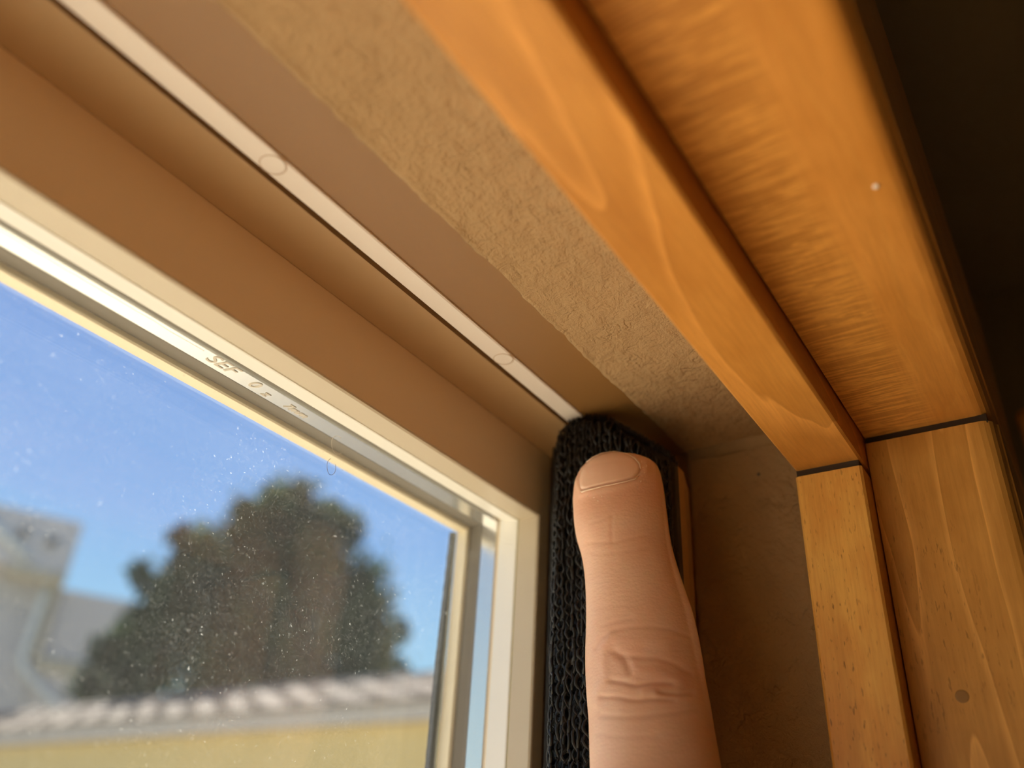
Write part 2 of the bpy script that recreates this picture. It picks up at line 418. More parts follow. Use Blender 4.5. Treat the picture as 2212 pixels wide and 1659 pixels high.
# squeezed line along the spacer and embossed characters
tube('bead_line', [(x, 9.93 + .025 * noise.fractal(Vector((x * 2.2, 0, 3)), 1, 2, 4), 6.581) for x in np.linspace(-2, 6.2, 260)], .006, m_vinyl_light, win, 5)
def emboss(txt, x, y, size, slant=0):
    cu = bpy.data.curves.new('lettering', 'FONT'); cu.body = txt; cu.size = size / 100; cu.extrude = .00006; cu.shear = slant
    cu.bevel_depth = .00002
    o = bpy.data.objects.new('tmp', cu); col.objects.link(o)
    dg = bpy.context.evaluated_depsgraph_get(); me = bpy.data.meshes.new_from_object(o.evaluated_get(dg)); bpy.data.objects.remove(o)
    me.name = 'lettering'; me.materials.clear(); me.materials.append(m_emb)
    q = bpy.data.objects.new('lettering', me); col.objects.link(q); q.rotation_euler = (math.pi, 0, 0)
    q.location = cm((x, y, 6.577)) - world_loc(win); q.parent = win
m_emb = plain('embossed_metal', (.52, .45, .36), .4, 30, .03, 0, 600, .4)
emboss('SEF', 6.33, 10.10, .36, .2); emboss('0', 7.17, 10.12, .32, .2); emboss('z', 7.50, 10.16, .26, .2); emboss('7mm', 7.95, 10.14, .24, .3)

# ------------------------------------------------------------------ stepped wooden casing
t1 = empty('trim_1', (-25, 2, 6.3)); tag(t1, 'stepped orange-stained wooden casing across the head of the opening', 'casing', kind='structure')
t2 = empty('trim_2', (14, 2, -50)); tag(t2, 'stepped orange-stained wooden casing down the right jamb, below the seams', 'casing', kind='structure')
def stop_prof(d): # (y, across) outwards from the opening edge
    return [(2.46, d + .03), (2.50, d), (3.50, d), (3.54, d + .04), (3.54, d + 1.46), (2.46, d + 1.46)]
CP = [(2.44, 0.0), (.70, 0.0), (.62, .015), (.55, .05), (.50, .11), (.47, .20), (.455, .24), (.435, .26), (.425, .32), (.425, 5.2), (.50, 5.4), (.70, 5.5), (2.44, 5.5)]
prism('inner_stop', [(y, 6.33 + d) for y, d in stop_prof(0)], 'x', XL - 1, 14.95, m_wood_stop_h, t1)
prism('casing_board', [(y, 6.95 + d) for y, d in CP], 'x', XL - 8, 19.7, m_wood_case_h, t1)
prism('inner_stop', [(13.54 + d, y) for y, d in stop_prof(0)], 'z', -51, 6.205, m_wood_stop_j, t2)
prism('casing_board', [(14.10 + d, y) for y, d in CP], 'z', -51, 6.83, m_wood_case_j, t2)
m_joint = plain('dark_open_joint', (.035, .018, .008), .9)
box('joint_shade', (13.585, 2.50, 6.19), (14.94, 3.52, 6.335), m_joint, t2)  # near-black strips paint the shade inside the two open joints
box('joint_shade', (14.135, .56, 6.80), (19.4, 2.43, 6.955), m_joint, t2)
disc('nail_plug', (14.106, 1.75, 2.66), (-1, 0, 0), .095, .008, m_plug, t2, 28, 0)
disc('paint_fleck', (7.98, .80, 6.952), (0, 0, -1), .035, .02, m_fleck, t1, 7, .5)

# wooden rod beyond the casing
rod = empty('curtain_rod', (20, .1, 9.8)); tag(rod, 'small rounded end of an orange wooden rod at the right edge', 'rod')
pts = []; rr = []
for k in range(9):
    a = k / 8 * math.pi / 2; pts.append((20.46 + .24 * (1 - math.cos(a)), .02, 9.88)); rr.append(max(.02, .24 * math.sin(a)))
for x in (22, 40, 89.5): pts.append((x, .02, 9.88)); rr.append(.24)
tube('rod', pts, rr, m_wood_rod, rod, 24)

# ------------------------------------------------------------------ black pile strip on its tan bar
strip = empty('pile_strip', (14, 6.5, -50)); tag(strip, 'black fuzzy pile weatherstrip standing in the corner of the recess, pressed by the finger', 'weatherstrip')
SY0, SY1 = 5.42, 7.74
box('gap_shade_block', (13.62, 7.47, -50), (15.15, 8.42, 7.9), plain('black_gap_shade', (.012, .011, .010), .9), strip)  # black block stands in for the shade in the gap behind the strip
prism('backing_bar', [(13.05, 5.50), (13.05, 7.46), (15.15, 7.35), (15.15, 6.4), (14.35, 5.78), (13.5, 5.52)], 'z', -50, 6.7, m_vinyl, strip)
m_pile = NT('black_pile'); _v = m_pile.obj()
m_pile_m = m_pile.pbr(m_pile.mix(m_pile.noise(_v, 900, 2), (.0015, .0013, .0012), (.006, .0055, .005)), .36, None, **{'Specular IOR Level': .34, 'Sheen Weight': .06, 'Sheen Roughness': .4})
def top_z(y):      # the strip's top is cut square against the head, then sloped down towards the room
    return np.interp(y, [5.35, 5.6, 6.0, 6.65, 7.1, 7.5, 7.76], [6.55, 6.85, 7.18, 7.72, 7.88, 7.86, 7.6])
core = []
prof_y = np.linspace(SY0, SY1, 26)
zz = np.concatenate([[-50], np.linspace(-2, 6.5, 40)])
V = []; F = []
def surf_x(y, z):
    e_ = min(y - SY0, SY1 - y); ro = .16
    x = 12.62 + (ro - math.sqrt(max(0, ro * ro - max(0, ro - e_) ** 2)) if e_ < ro else 0)
    x += .03 * noise.noise(Vector((y * 2, z * 2, 0)))
    dt = top_z(y) - z
    if dt < .3: x += .3 - math.sqrt(max(0, .09 - (.3 - dt) ** 2))
    d2 = ((y - 6.55) / .55) ** 2 + ((z - 6.3) / .8) ** 2          # dented under the fingertip
    return x + .10 * math.exp(-d2)
nz = 64
for j in range(nz + 1):
    for y in prof_y:
        tz = float(top_z(y)); z = -50 if j == 0 else -3 + (tz + 3) * ((j - 1) / (nz - 1)) ** .8
        V.append((surf_x(y, z), y, z))
npy_ = len(prof_y)
for j in range(nz):
    for i in range(npy_ - 1):
        k = j * npy_ + i; F.append((k, k + 1, k + npy_ + 1, k + npy_))
b0 = len(V)
for j in range(nz + 1):
    V.append((13.06, SY0 + .02, V[j * npy_][2])); V.append((13.06, SY1 - .02, V[j * npy_ + npy_ - 1][2]))
for j in range(nz):
    F.append((b0 + 2 * j, j * npy_, (j + 1) * npy_, b0 + 2 * j + 2)); F.append((b0 + 2 * j + 1, b0 + 2 * j + 3, (j + 1) * npy_ + npy_ - 1, j * npy_ + npy_ - 1))
    F.append((b0 + 2 * j, b0 + 2 * j + 2, b0 + 2 * j + 3, b0 + 2 * j + 1))
F.append(tuple(list(range(nz * npy_, nz * npy_ + npy_)) + [b0 + 2 * nz + 1, b0 + 2 * nz]))
F.append(tuple(list(range(npy_)) + [b0 + 1, b0]))
mk('fabric_pad', V, F, m_pile_m, strip, True)
# loops of yarn in vertical knit columns plus loose fibres
LV = []; LF = []
def add_tube_np(P, r, seg=5):
    P = np.asarray(P); n = len(P); base = len(LV)
    T = np.gradient(P, axis=0); T /= np.linalg.norm(T, axis=1)[:, None] + 1e-9
    ref = np.array([1.0, .13, .21]); U = np.cross(T, ref); U /= np.linalg.norm(U, axis=1)[:, None] + 1e-9; W = np.cross(T, U)
    for i in range(n):
        for k in range(seg):
            a = 2 * math.pi * k / seg; q = P[i] + (U[i] * math.cos(a) + W[i] * math.sin(a)) * (r if np.isscalar(r) else r[i]); LV.append(tuple(q))
    for i in range(n - 1):
        for k in range(seg):
            a = base + i * seg + k; b = base + i * seg + (k + 1) % seg; LF.append((a, b, b + seg, a + seg))
ncol = 13
for c_ in range(ncol):
    y0 = SY0 + .06 + (SY1 - SY0 - .12) * c_ / (ncol - 1)
    z = -3.0 + random.random() * .2
    while z < float(top_z(y0)) - .34:
        L = random.uniform(.18, .30); wv = random.uniform(.045, .085)
        for sgn in (-1, 1):
            P = []
            for k in range(7):
                t = k / 6; yy = y0 + sgn * wv * math.sin(math.pi * t) + random.uniform(-.008, .008) + .07 * noise.noise(Vector((z * .8, y0 * 3, 1))) + random.uniform(-.012, .012)
                zz_ = z + L * 1.2 * t
                yy = min(max(yy, SY0 + .01), SY1 - .01)
                P.append((surf_x(yy, zz_) - .03 - .055 * math.sin(math.pi * t), yy, zz_))
            add_tube_np(P, random.uniform(.022, .038))
        z += L * .9
for q in range(6500):
    y = random.uniform(SY0 + .02, SY1 - .02); tz = float(top_z(y)); z = random.uniform(-2.0, tz - .02)
    x = surf_x(y, z) - .02; a = random.uniform(0, 6.28); L = random.uniform(.04, .12)
    dy, dz = math.cos(a) * L * .5, math.sin(a) * L
    P = [(x, y, z), (x - .05, y + dy * .5, z + dz * .4), (x - random.uniform(.03, .09), y + dy, z + dz)]
    add_tube_np(P, [.009, .007, .003], 3)
for q in range(900):     # fuzz over the top end and the two side faces
    y = random.uniform(SY0, SY1); z = float(top_z(y)); x = random.uniform(12.7, 13.05)
    d_ = Vector((random.uniform(-.5, .1), random.uniform(-.5, .5), random.uniform(.2, 1))).normalized() * random.uniform(.04, .1)
    if z + d_.z > 7.93: d_.z = 7.93 - z
    add_tube_np([(x, y, z - .03), (x + d_.x * .5, y + d_.y * .5, z + d_.z * .5), (x + d_.x, y + d_.y, z + d_.z)], [.012, .010, .004], 3)
pl = mk('pile', LV, LF, m_pile_m, strip, True); pl['kind'] = 'stuff'

# ------------------------------------------------------------------ the hand and its pointing finger
person = empty('person', (6, -2.5, -8.5)); tag(person, "person's raised index finger with a short nail, pressing the black strip", 'person')
YC = np.array([984, 986, 990, 998, 1010, 1030, 1060, 1100, 1150, 1200, 1250, 1300, 1350, 1400, 1450, 1500, 1550, 1600, 1659, 1760, 1900, 2080], float)
AW = np.array([1, 24, 44, 64, 80, 92, 99.5, 103.5, 104.5, 102.5, 107, 115, 124, 131, 135, 136.5, 138, 140, 143, 150, 163, 180], float)
CX = np.array([1336, 1336, 1336, 1336, 1337, 1337, 1338, 1342, 1348.5, 1360, 1371, 1381, 1390, 1395.5, 1400, 1404, 1409.5, 1413, 1417.5, 1424, 1433, 1445], float)
DP = np.interp(YC, [984, 1100, 1200, 1430, 1659, 2080], [15.05, 14.75, 14.4, 13.55, 12.35, 10.2])
TH = np.interp(YC, [984, 1010, 1060, 1200, 1430, 1659, 2080], [.55, .60, .70, .82, .90, .84, .84])
def smooth_interp(xs, x, v):
    # monotone-ish Catmull-Rom
    m = np.gradient(v, x); i = np.clip(np.searchsorted(x, xs) - 1, 0, len(x) - 2)
    h = x[i + 1] - x[i]; t = (xs - x[i]) / h
    return (2 * t**3 - 3 * t**2 + 1) * v[i] + (t**3 - 2 * t**2 + t) * h * m[i] + (-2 * t**3 + 3 * t**2) * v[i + 1] + (t**3 - t**2) * h * m[i + 1]
ys = np.concatenate([984 + 26 * np.linspace(0, 1, 16)**2, np.linspace(1013, 1700, 250), np.linspace(1706, 2080, 40)])
aw = smooth_interp(ys, YC, AW); cx = smooth_interp(ys, YC, CX); dp = np.interp(ys, YC, DP); th = np.interp(ys, YC, TH)
k_ = np.ones(15) / 15; dp2 = np.convolve(np.pad(dp, 7, 'edge'), k_, 'valid'); dp[20:-20] = dp2[20:-20]
th2 = np.convolve(np.pad(th, 7, 'edge'), k_, 'valid'); th[20:-20] = th2[20:-20]
FPX = 1845.14
C = np.stack([(cx - 1106) / FPX * dp, (ys - 829.5) / FPX * dp, dp], 1)
AX = np.array([0.02, .83, -.56]); AX /= np.linalg.norm(AX)
E1 = np.array([1.0, 0, 0]); E1 -= AX * (E1 @ AX); E1 /= np.linalg.norm(E1); E2 = np.cross(AX, E1)
if E2[2] > 0: E2 = -E2
NS = 176; TT = np.linspace(0, 2 * math.pi, NS, endpoint=False)
a_cm = aw / FPX * dp; b_cm = a_cm * th
ct, st = np.cos(TT), np.sin(TT)
sup = np.sign(st) * np.abs(st) ** 0.92
FV = C[:, None, :] + a_cm[:, None, None] * ct[None, :, None] * E1 + b_cm[:, None, None] * sup[None, :, None] * E2
front = np.clip(st * 2.2, 0, 1)[None, :] * np.ones((len(ys), 1))
def design(P):    # the finger's own (across, along) drawing coordinates
    return 1106 + FPX * P[..., 0] / P[..., 2], 829.5 + FPX * P[..., 1] / P[..., 2]
def dist_line(px, py, pts):
    d = np.full(px.shape, 1e9)
    for (x0, y0), (x1, y1) in zip(pts[:-1], pts[1:]):
        vx, vy = x1 - x0, y1 - y0; L2 = vx * vx + vy * vy
        t = np.clip(((px - x0) * vx + (py - y0) * vy) / L2, 0, 1)
        d = np.minimum(d, np.hypot(px - x0 - t * vx, py - y0 - t * vy))
    return d
CREASES = [ # points, depth cm (+ in), width
    ([(1300, 1352), (1330, 1343), (1365, 1336)], .006, 5),
    ([(1286, 1400), (1300, 1378), (1325, 1362), (1360, 1355), (1400, 1353), (1445, 1359), (1490, 1376)], .009, 5),
    ([(1328, 1408), (1350, 1425), (1362, 1450)], .022, 8),
    ([(1345, 1415), (1385, 1421), (1420, 1422), (1455, 1434), (1492, 1455)], .014, 6),
    ([(1320, 1470), (1350, 1475), (1375, 1480), (1410, 1475), (1450, 1476)], .024, 5.5),
    ([(1298, 1505), (1335, 1506), (1375, 1513), (1410, 1510), (1455, 1513)], .020, 5),
    ([(1425, 1495), (1465, 1500), (1495, 1498)], .018, 5),
    ([(1300, 1546), (1350, 1549), (1400, 1546), (1460, 1540), (1505, 1533)], .010, 6),
    ([(1290, 1585), (1350, 1592), (1420, 1590)], .005, 7),
    ([(1320, 1372), (1304, 1400), (1302, 1430), (1306, 1462), (1294, 1490), (1285, 1520)], -.014, 10),
    ([(1390, 1496), (1405, 1494), (1420, 1498)], -.016, 9),
    ([(1370, 1450), (1420, 1452), (1470, 1470)], -.014, 12),
    ([(1340, 1385), (1390, 1380), (1440, 1388)], -.010, 14),
    ([(1274, 1130), (1300, 1123), (1322, 1112)], .005, 3),
    ([(1322, 1114), (1320, 1140), (1323, 1170)], .007, 3),
    ([(1272, 1172), (1323, 1172), (1345, 1166), (1395, 1156)], .006, 4),
    ([(1280, 1196), (1340, 1194), (1400, 1182)], .004, 5),
    ([(1284, 1316), (1330, 1306), (1390, 1310)], .003, 6),
]
NAILP = [(1252, 1058), (1249, 1036), (1256, 1014), (1272, 995), (1296, 980), (1326, 974), (1356, 979), (1376, 992), (1386, 1008), (1384, 1022), (1372, 1032), (1345, 1039), (1315, 1045), (1280, 1053), (1262, 1059)]
px, py = design(FV)
nrm = ct[None, :, None] * E1 / np.maximum(a_cm, .02)[:, None, None] + st[None, :, None] * E2 / np.maximum(b_cm, .02)[:, None, None]
nrm /= np.linalg.norm(nrm, axis=2)[..., None]
disp = np.zeros(px.shape)
for pts, dep, wd in CREASES: disp -= dep * np.exp(-(dist_line(px, py, pts) / wd) ** 2)
fold = [(1246, 1040), (1256, 1066), (1282, 1062), (1316, 1054), (1348, 1047), (1378, 1038), (1394, 1022), (1394, 1000)]
disp += .022 * np.exp(-(dist_line(px, py, fold) / 8) ** 2)
noi = np.array([[noise.noise(Vector((px[i, j] * .03, py[i, j] * .03, 0))) for j in range(0, NS, 4)] for i in range(0, len(ys), 4)])
disp += .006 * np.kron(noi, np.ones((4, 4)))[:len(ys), :NS][:px.shape[0], :px.shape[1]] if False else 0
FV = FV + nrm * (disp * front)[..., None]
# pad flattened against the strip
FW = FV.reshape(-1, 3) @ R.T
lim = 12.60
FW[:, 0] = np.where(FW[:, 0] > lim - .15, lim - .15 + .15 * np.tanh((FW[:, 0] - lim + .15) / .3), FW[:, 0])
red = np.clip(.55 * np.exp(-(dist_line(px, py, [(1262, 1085), (1330, 1075), (1400, 1060)]) / 38) ** 2) + .5 * np.exp(-(dist_line(px, py, [(1345, 1400), (1440, 1470)]) / 55) ** 2) + .25 * np.exp(-(dist_line(px, py, [(1290, 1150), (1400, 1160)]) / 30) ** 2), 0, 1).reshape(-1)
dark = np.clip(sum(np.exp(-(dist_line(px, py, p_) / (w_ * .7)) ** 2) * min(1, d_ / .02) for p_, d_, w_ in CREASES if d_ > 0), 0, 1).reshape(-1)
nr = len(ys); FF = []
for i in range(nr - 1):
    for k in range(NS):
        a = i * NS + k; b = i * NS + (k + 1) % NS; FF.append((a, b, b + NS, a + NS))
FWl = FW.tolist()
tipc = FW[:NS].mean(0); FWl.append(tipc.tolist()); ti = len(FWl) - 1
for k in range(NS): FF.append((k, ti, (k + 1) % NS))
FF.append(tuple((nr - 1) * NS + k for k in range(NS)))

def skin_mat():
    s = NT('skin'); v = s.obj()
    rd = s.n('ShaderNodeAttribute', attribute_name='red').outputs['Fac']; dk = s.n('ShaderNodeAttribute', attribute_name='crease_shade').outputs['Fac']
    c = s.mix(s.ramp(s.noise(v, 130, 3), [(.35, 0.0), (.65, 1.0)]), (.76, .45, .30), (.80, .51, .355))
    c = s.mix(s.math('MULTIPLY', rd, .55), c, (.74, .33, .21))
    c = s.mix(s.math('MULTIPLY', dk, .35), c, (.50, .22, .13))  # shade of the creases put into the skin colour
    lines = s.noise(s.mapping(v, scale=(500, 500, 1700)), 1.0, 3, .6); pores = s.n('ShaderNodeTexVoronoi', inp={'Vector': v, 'Scale': 2300.0}).outputs['Distance']
    n1 = s.bump(lines, .22, .0002); n2 = s.bump(pores, .10, .0002, n1)
    return s.pbr(c, .50, n2, **{'Subsurface Weight': .22, 'Subsurface Radius': (1.0, .35, .18), 'Subsurface Scale': .0025, 'Specular IOR Level': .42})
m_skin = skin_mat()
s_ = NT('fingernail')
m_nail = s_.pbr(s_.mix(s_.noise(s_.mapping(s_.obj(), scale=(900, 900, 90)), 1.0, 2), (.84, .53, .38), (.87, .58, .43)), .30, None, **{'Subsurface Weight': .15, 'Subsurface Radius': (1, .4, .25), 'Subsurface Scale': .0015, 'Specular IOR Level': .5})

M1 = (R @ np.array([2.05, 7.3, 9.75])).tolist()
SK = {'W': ((6, -2.5, -8.5), (2.6, 1.9)), 'W2': ((3.5, -5.0, -12.5), (2.5, 1.9)), 'A': ((-6, -14, -28), (3.6, 3.2)), 'C': ((9.0, .9, -4.9), (2.2, 1.5)),
      'M1': (M1, (1.0, .95)), 'M2': ((12.0, 3.1, -1.6), (1.0, .95)), 'M3': ((12.3, 1.4, -1.3), (.95, .9)), 'M4': ((12.0, -.2, -1.8), (.85, .8)),
      'a2': ((12.3, 3.1, -5.6), (.92, .88)), 'b2': ((10.9, 2.5, -8.1), (.8, .8)), 'c2': ((9.2, 1.8, -8.2), (.68, .66)),
      'a3': ((12.6, 1.3, -5.4), (.9, .85)), 'b3': ((11.1, .9, -7.9), (.78, .76)), 'c3': ((9.3, .6, -7.9), (.66, .64)),
      'a4': ((12.2, -.5, -5.0), (.78, .74)), 'b4': ((10.9, -.8, -7.0), (.68, .66)), 'c4': ((9.5, -.9, -7.1), (.58, .56)),
      't1': ((7.8, 1.6, -7.4), (1.25, 1.15)), 't2': ((9.3, 4.2, -7.6), (1.0, .95)), 't3': ((11.0, 5.6, -6.9), (.86, .82)), 't4': ((12.0, 6.2, -5.8), (.7, .66))}
keys = list(SK); EDG = [('W', 'W2'), ('W2', 'A'), ('W', 'C'), ('C', 'M1'), ('C', 'M2'), ('C', 'M3'), ('C', 'M4'), ('M2', 'a2'), ('a2', 'b2'), ('b2', 'c2'), ('M3', 'a3'), ('a3', 'b3'), ('b3', 'c3'), ('M4', 'a4'), ('a4', 'b4'), ('b4', 'c4'), ('W', 't1'), ('t1', 't2'), ('t2', 't3'), ('t3', 't4')]
me = bpy.data.meshes.new('hand_skin'); me.from_pydata([tuple(np.array(SK[k][0])) for k in keys], [(keys.index(a), keys.index(b)) for a, b in EDG], [])
ho = bpy.data.objects.new('hand_tmp', me); col.objects.link(ho)
md = ho.modifiers.new('skin', 'SKIN'); md.use_smooth_shade = True
for i, k in enumerate(keys):
    me.skin_vertices[0].data[i].radius = SK[k][1]; me.skin_vertices[0].data[i].use_root = (k == 'W')
ho.modifiers.new('sub', 'SUBSURF').levels = 2
dg = bpy.context.evaluated_depsgraph_get(); dg.update()
hm = bpy.data.meshes.new_from_object(ho.evaluated_get(dg)); bpy.data.objects.remove(ho)
fm = bpy.data.meshes.new('finger'); fm.from_pydata(FWl, [], FF); fm.update()
bmf = bmesh.new(); bmf.from_mesh(fm); bmesh.ops.recalc_face_normals(bmf, faces=bmf.faces); bmf.to_mesh(fm); bmf.free()
for nm_, arr in (('red', red), ('crease_shade', dark)):
    at = fm.attributes.new(nm_, 'FLOAT', 'POINT'); at.data.foreach_set('value', np.append(arr, 0.0).astype(np.float32))
bvh = BVHTree.FromPolygons([Vector(v) for v in FWl], FF)
fo = bpy.data.objects.new('hand', fm); col.objects.link(fo); h2 = bpy.data.objects.new('hand_b', hm); col.objects.link(h2)
bo = fo.modifiers.new('union', 'BOOLEAN'); bo.operation = 'UNION'; bo.object = h2; bo.solver = 'EXACT'
dg = bpy.context.evaluated_depsgraph_get(); dg.update()
um = bpy.data.meshes.new_from_object(fo.evaluated_get(dg))
bpy.data.objects.remove(fo); bpy.data.objects.remove(h2)
if len(um.vertices) < 1000: um = fm
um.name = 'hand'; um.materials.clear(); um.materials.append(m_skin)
co = np.empty(len(um.vertices) * 3); um.vertices.foreach_get('co', co); co = co.reshape(-1, 3) / 100; co[:, 2] += H
cc = (co.min(0) + co.max(0)) / 2; um.vertices.foreach_set('co', (co - cc).reshape(-1)); um.polygons.foreach_set('use_smooth', [True] * len(um.polygons)); um.update()
hand = bpy.data.objects.new('hand', um); col.objects.link(hand); hand.location = Vector(cc) - world_loc(person); hand.parent = person

# nail plate: a curved plate laid on the fingertip, its edges tucked under the folds
def on_finger(x, y):
    d = Vector((R @ np.array([(x - 1106), (y - 829.5), FPX])).tolist()).normalized()
    loc, n_, i_, ds = bvh.ray_cast(Vector((0, 0, 0)), d)
    return loc, n_
NP_ = np.array(NAILP, float); ctr = NP_.mean(0) + np.array([2, 2])
# resample outline
per = np.concatenate([NP_, NP_[:1]]); L = np.concatenate([[0], np.cumsum(np.hypot(*np.diff(per, axis=0).T))])
q = np.linspace(0, L[-1], 97)[:-1]; ox = np.interp(q, L, per[:, 0]); oy = np.interp(q, L, per[:, 1])
for _ in range(3):
    ox = (np.roll(ox, 1) + ox * 2 + np.roll(ox, -1)) / 4; oy = (np.roll(oy, 1) + oy * 2 + np.roll(oy, -1)) / 4
NV = []; NF = []; NRr = 18; loc_c = None
for r_i in range(1, NRr + 1):
    f = r_i / NRr
    for k in range(96):
        x = ctr[0] + (ox[k] - ctr[0]) * f; y = ctr[1] + (oy[k] - ctr[1]) * f
        loc, n_ = on_finger(x, y)
        if loc is None:
            x = ctr[0] + (ox[k] - ctr[0]) * f * .97; y = ctr[1] + (oy[k] - ctr[1]) * f * .93 + 4; loc, n_ = on_finger(x, y)
        if loc is None: loc, n_ = last
        if n_.dot(loc) > 0: n_ = -n_
        last = (loc, n_)
        off = .040 * (1 - max(0, (f - .86) / .14) ** 2 * 1.5)
        NV.append(tuple(loc + n_ * off))
loc, n_ = on_finger(*ctr); n_ = -n_ if n_.dot(loc) > 0 else n_
NV.append(tuple(loc + n_ * .04)); ci = len(NV) - 1
for k in range(96): NF.append((k, (k + 1) % 96, ci))
for r_i in range(NRr - 1):
    for k in range(96):
        a = r_i * 96 + k; b = r_i * 96 + (k + 1) % 96; NF.append((a, b, b + 96, a + 96))
mk('fingernail', NV, NF, m_nail, hand, True)
# dry cuticle edge
m_cut = plain('dry_cuticle', (.86, .66, .50), .6)
cv = []
for x, y in [(1254, 1063), (1258, 1066), (1268, 1063), (1285, 1059), (1305, 1054), (1330, 1049), (1352, 1044), (1370, 1039), (1381, 1032)]:
    loc, n_ = on_finger(x, y - 3); n_ = -n_ if n_.dot(loc) > 0 else n_; cv.append(loc + n_ * .018)
tube('cuticle', cv, [.004, .018, .016, .012, .010, .010, .010, .012, .004], m_cut, hand, 6)
CF = []; CFf = []
for x, y in [(1386, 998), (1389, 1010), (1392, 1022), (1384, 1040), (1377, 1052), (1391, 1035), (1396, 1006), (1270, 1072), (1283, 1075), (1300, 1073), (1292, 1082), (1381, 1018), (1262, 1060)]:
    loc, n_ = on_finger(x, y)
    if loc is None: continue
    n_ = -n_ if n_.dot(loc) > 0 else n_; u = n_.orthogonal().normalized(); w = n_.cross(u); a = random.uniform(0, 6.28)
    d1 = (u * math.cos(a) + w * math.sin(a)) * random.uniform(.012, .028); d2 = n_.cross(d1).normalized() * .007; p = loc + n_ * .004; b = len(CF)
    CF += [tuple(p - d1), tuple(p + d2), tuple(p + d1 + n_ * .016), tuple(p - d2), tuple(p - n_ * .01)]
    CFf += [(b, b + 1, b + 2), (b, b + 2, b + 3), (b, b + 4, b + 1), (b + 1, b + 4, b + 2), (b + 2, b + 4, b + 3), (b + 3, b + 4, b)]
fe = []
for x, y in [(1268, 1001), (1282, 991), (1300, 983), (1326, 979), (1352, 983), (1370, 992), (1380, 1003), (1383, 1014)]:
    loc, n_ = on_finger(x, y)
    if loc is None: continue
    n_ = -n_ if n_.dot(loc) > 0 else n_; fe.append(loc + n_ * .028)
tube('nail_edge', fe, [.006] + [.013] * (len(fe) - 2) + [.006], plain('pale_nail_edge', (.92, .72, .55), .35), hand, 6)
o_ = mk('dry_skin_flakes', CF, CFf, m_cut, hand); o_['kind'] = 'stuff'

# curled hairs caught on the pane
def curl(cx_, cz_, rx, rz, a0, a1, mat, lab):
    pts = [(cx_ + rx * math.cos(a), 9.745 + .005 * math.sin(3 * a), cz_ + rz * math.sin(a)) for a in np.linspace(a0, a1, 30)]
    o = tube('hair', pts, .0035, mat, None, 5); tag(o, lab, 'hair')
curl(8.93, 6.20, .14, .16, 1.2, 5.6, m_lint, 'fine pale curled hair on the glass against the top of the sash')
curl(8.88, 5.78, .10, .14, 2.0, 6.9, m_hair, 'fine dark curled hair on the glass just below the sash edge')

# ------------------------------------------------------------------ outdoors (metres round the camera)
g = box('ground', (-40, .2, -1.95), (60, 80, -1.9), plain('dry_lawn', (.66, .59, .47), .95, .5, .15), None, 'm')
tag(g, 'sunlit ground outside, below the window', 'ground', kind='structure')
# low wing with a tiled roof
wing = empty('garage', (410, 600, -185)); tag(wing, 'low yellow-walled building under a weathered tiled roof, just outside the window', 'building')
m_yel = plain('yellow_stucco', (.56, .415, .165), .9, 3, .06); m_fas = plain('pale_fascia', (.42, .37, .31), .7)
box('wall', (4.12, 1.6, -1.85), (5.15, 13.0, .86), m_yel, wing, 'm')
box('fascia', (4.03, 1.5, .80), (4.11, 13.1, .905), m_fas, wing, 'm')
m_deck = plain('roof_deck', (.25, .2, .18), .9)
x0r, z0r, x1r, z1r = 4.02, .905, 5.10, 1.315
prism('roof_deck', [(x0r, z0r - .02), (x1r, z1r - .02), (5.3, 1.2), (5.3, .86), (x0r + .1, z0r - .045)], 'y', 1.5, 13.1, m_deck, wing, unit='m')
m_tile = tile_mat(); tl_mesh = None
sl = math.hypot(x1r - x0r, z1r - z0r); dirx, dirz = (x1r - x0r) / sl, (z1r - z0r) / sl; nx, nz_ = -dirz, dirx
rows = 8; ty = .36; tn = int((12.9 - 1.6) / ty)
def tile_at(s0, y0):
    poly = []; L = sl / rows * 1.22
    return s0, y0, L
for r_i in range(rows):
    s0 = (sl - sl / rows * 1.2) / (rows - 1) * r_i + .02
    for c_ in range(tn):
        y0 = 1.6 + ty * c_ + (ty / 2 if r_i % 2 else 0); L = sl / rows * 1.2
        if tl_mesh is None:
            Vt = []
            for yy in (0, ty * .25, ty * .5, ty * .75, ty * .97):
                bump_ = .007 * math.sin(math.pi * yy / (ty * .97))
                for s_l, hh in ((0, .014), (L, .006), (L, 0), (0, .004)):
                    h_ = hh + (bump_ if hh > .005 else 0); Vt.append((dirx * s_l + nx * h_, yy, dirz * s_l + nz_ * h_))
            Ft = []
            for q_ in range(4):
                for k in range(4): Ft.append((4 * q_ + k, 4 * q_ + (k + 1) % 4, 4 * q_ + 4 + (k + 1) % 4, 4 * q_ + 4 + k))
            Ft += [(0, 1, 2, 3), (16, 17, 18, 19)]
            tl_mesh = bpy.data.meshes.new('roof_tile'); tl_mesh.from_pydata(Vt, [], Ft); tl_mesh.materials.append(m_tile); tl_mesh.update()
            bm = bmesh.new(); bm.from_mesh(tl_mesh); bmesh.ops.recalc_face_normals(bm, faces=bm.faces); bm.to_mesh(tl_mesh); bm.free()
        o = bpy.data.objects.new('roof_tile', tl_mesh); col.objects.link(o)
        o.location = Vector((x0r + dirx * (s0 - .03), y0, z0r + dirz * (s0 - .03) + H)) - world_loc(wing); o.parent = wing
        o.rotation_euler = (random.uniform(-.01, .01), random.uniform(-.012, .012), random.uniform(-.012, .012))
tube('ridge_cap', [(x1r, 1.5, z1r), (x1r, 7, z1r + .01), (x1r, 13.1, z1r)], 0.03, m_deck, wing, 10, 'm')

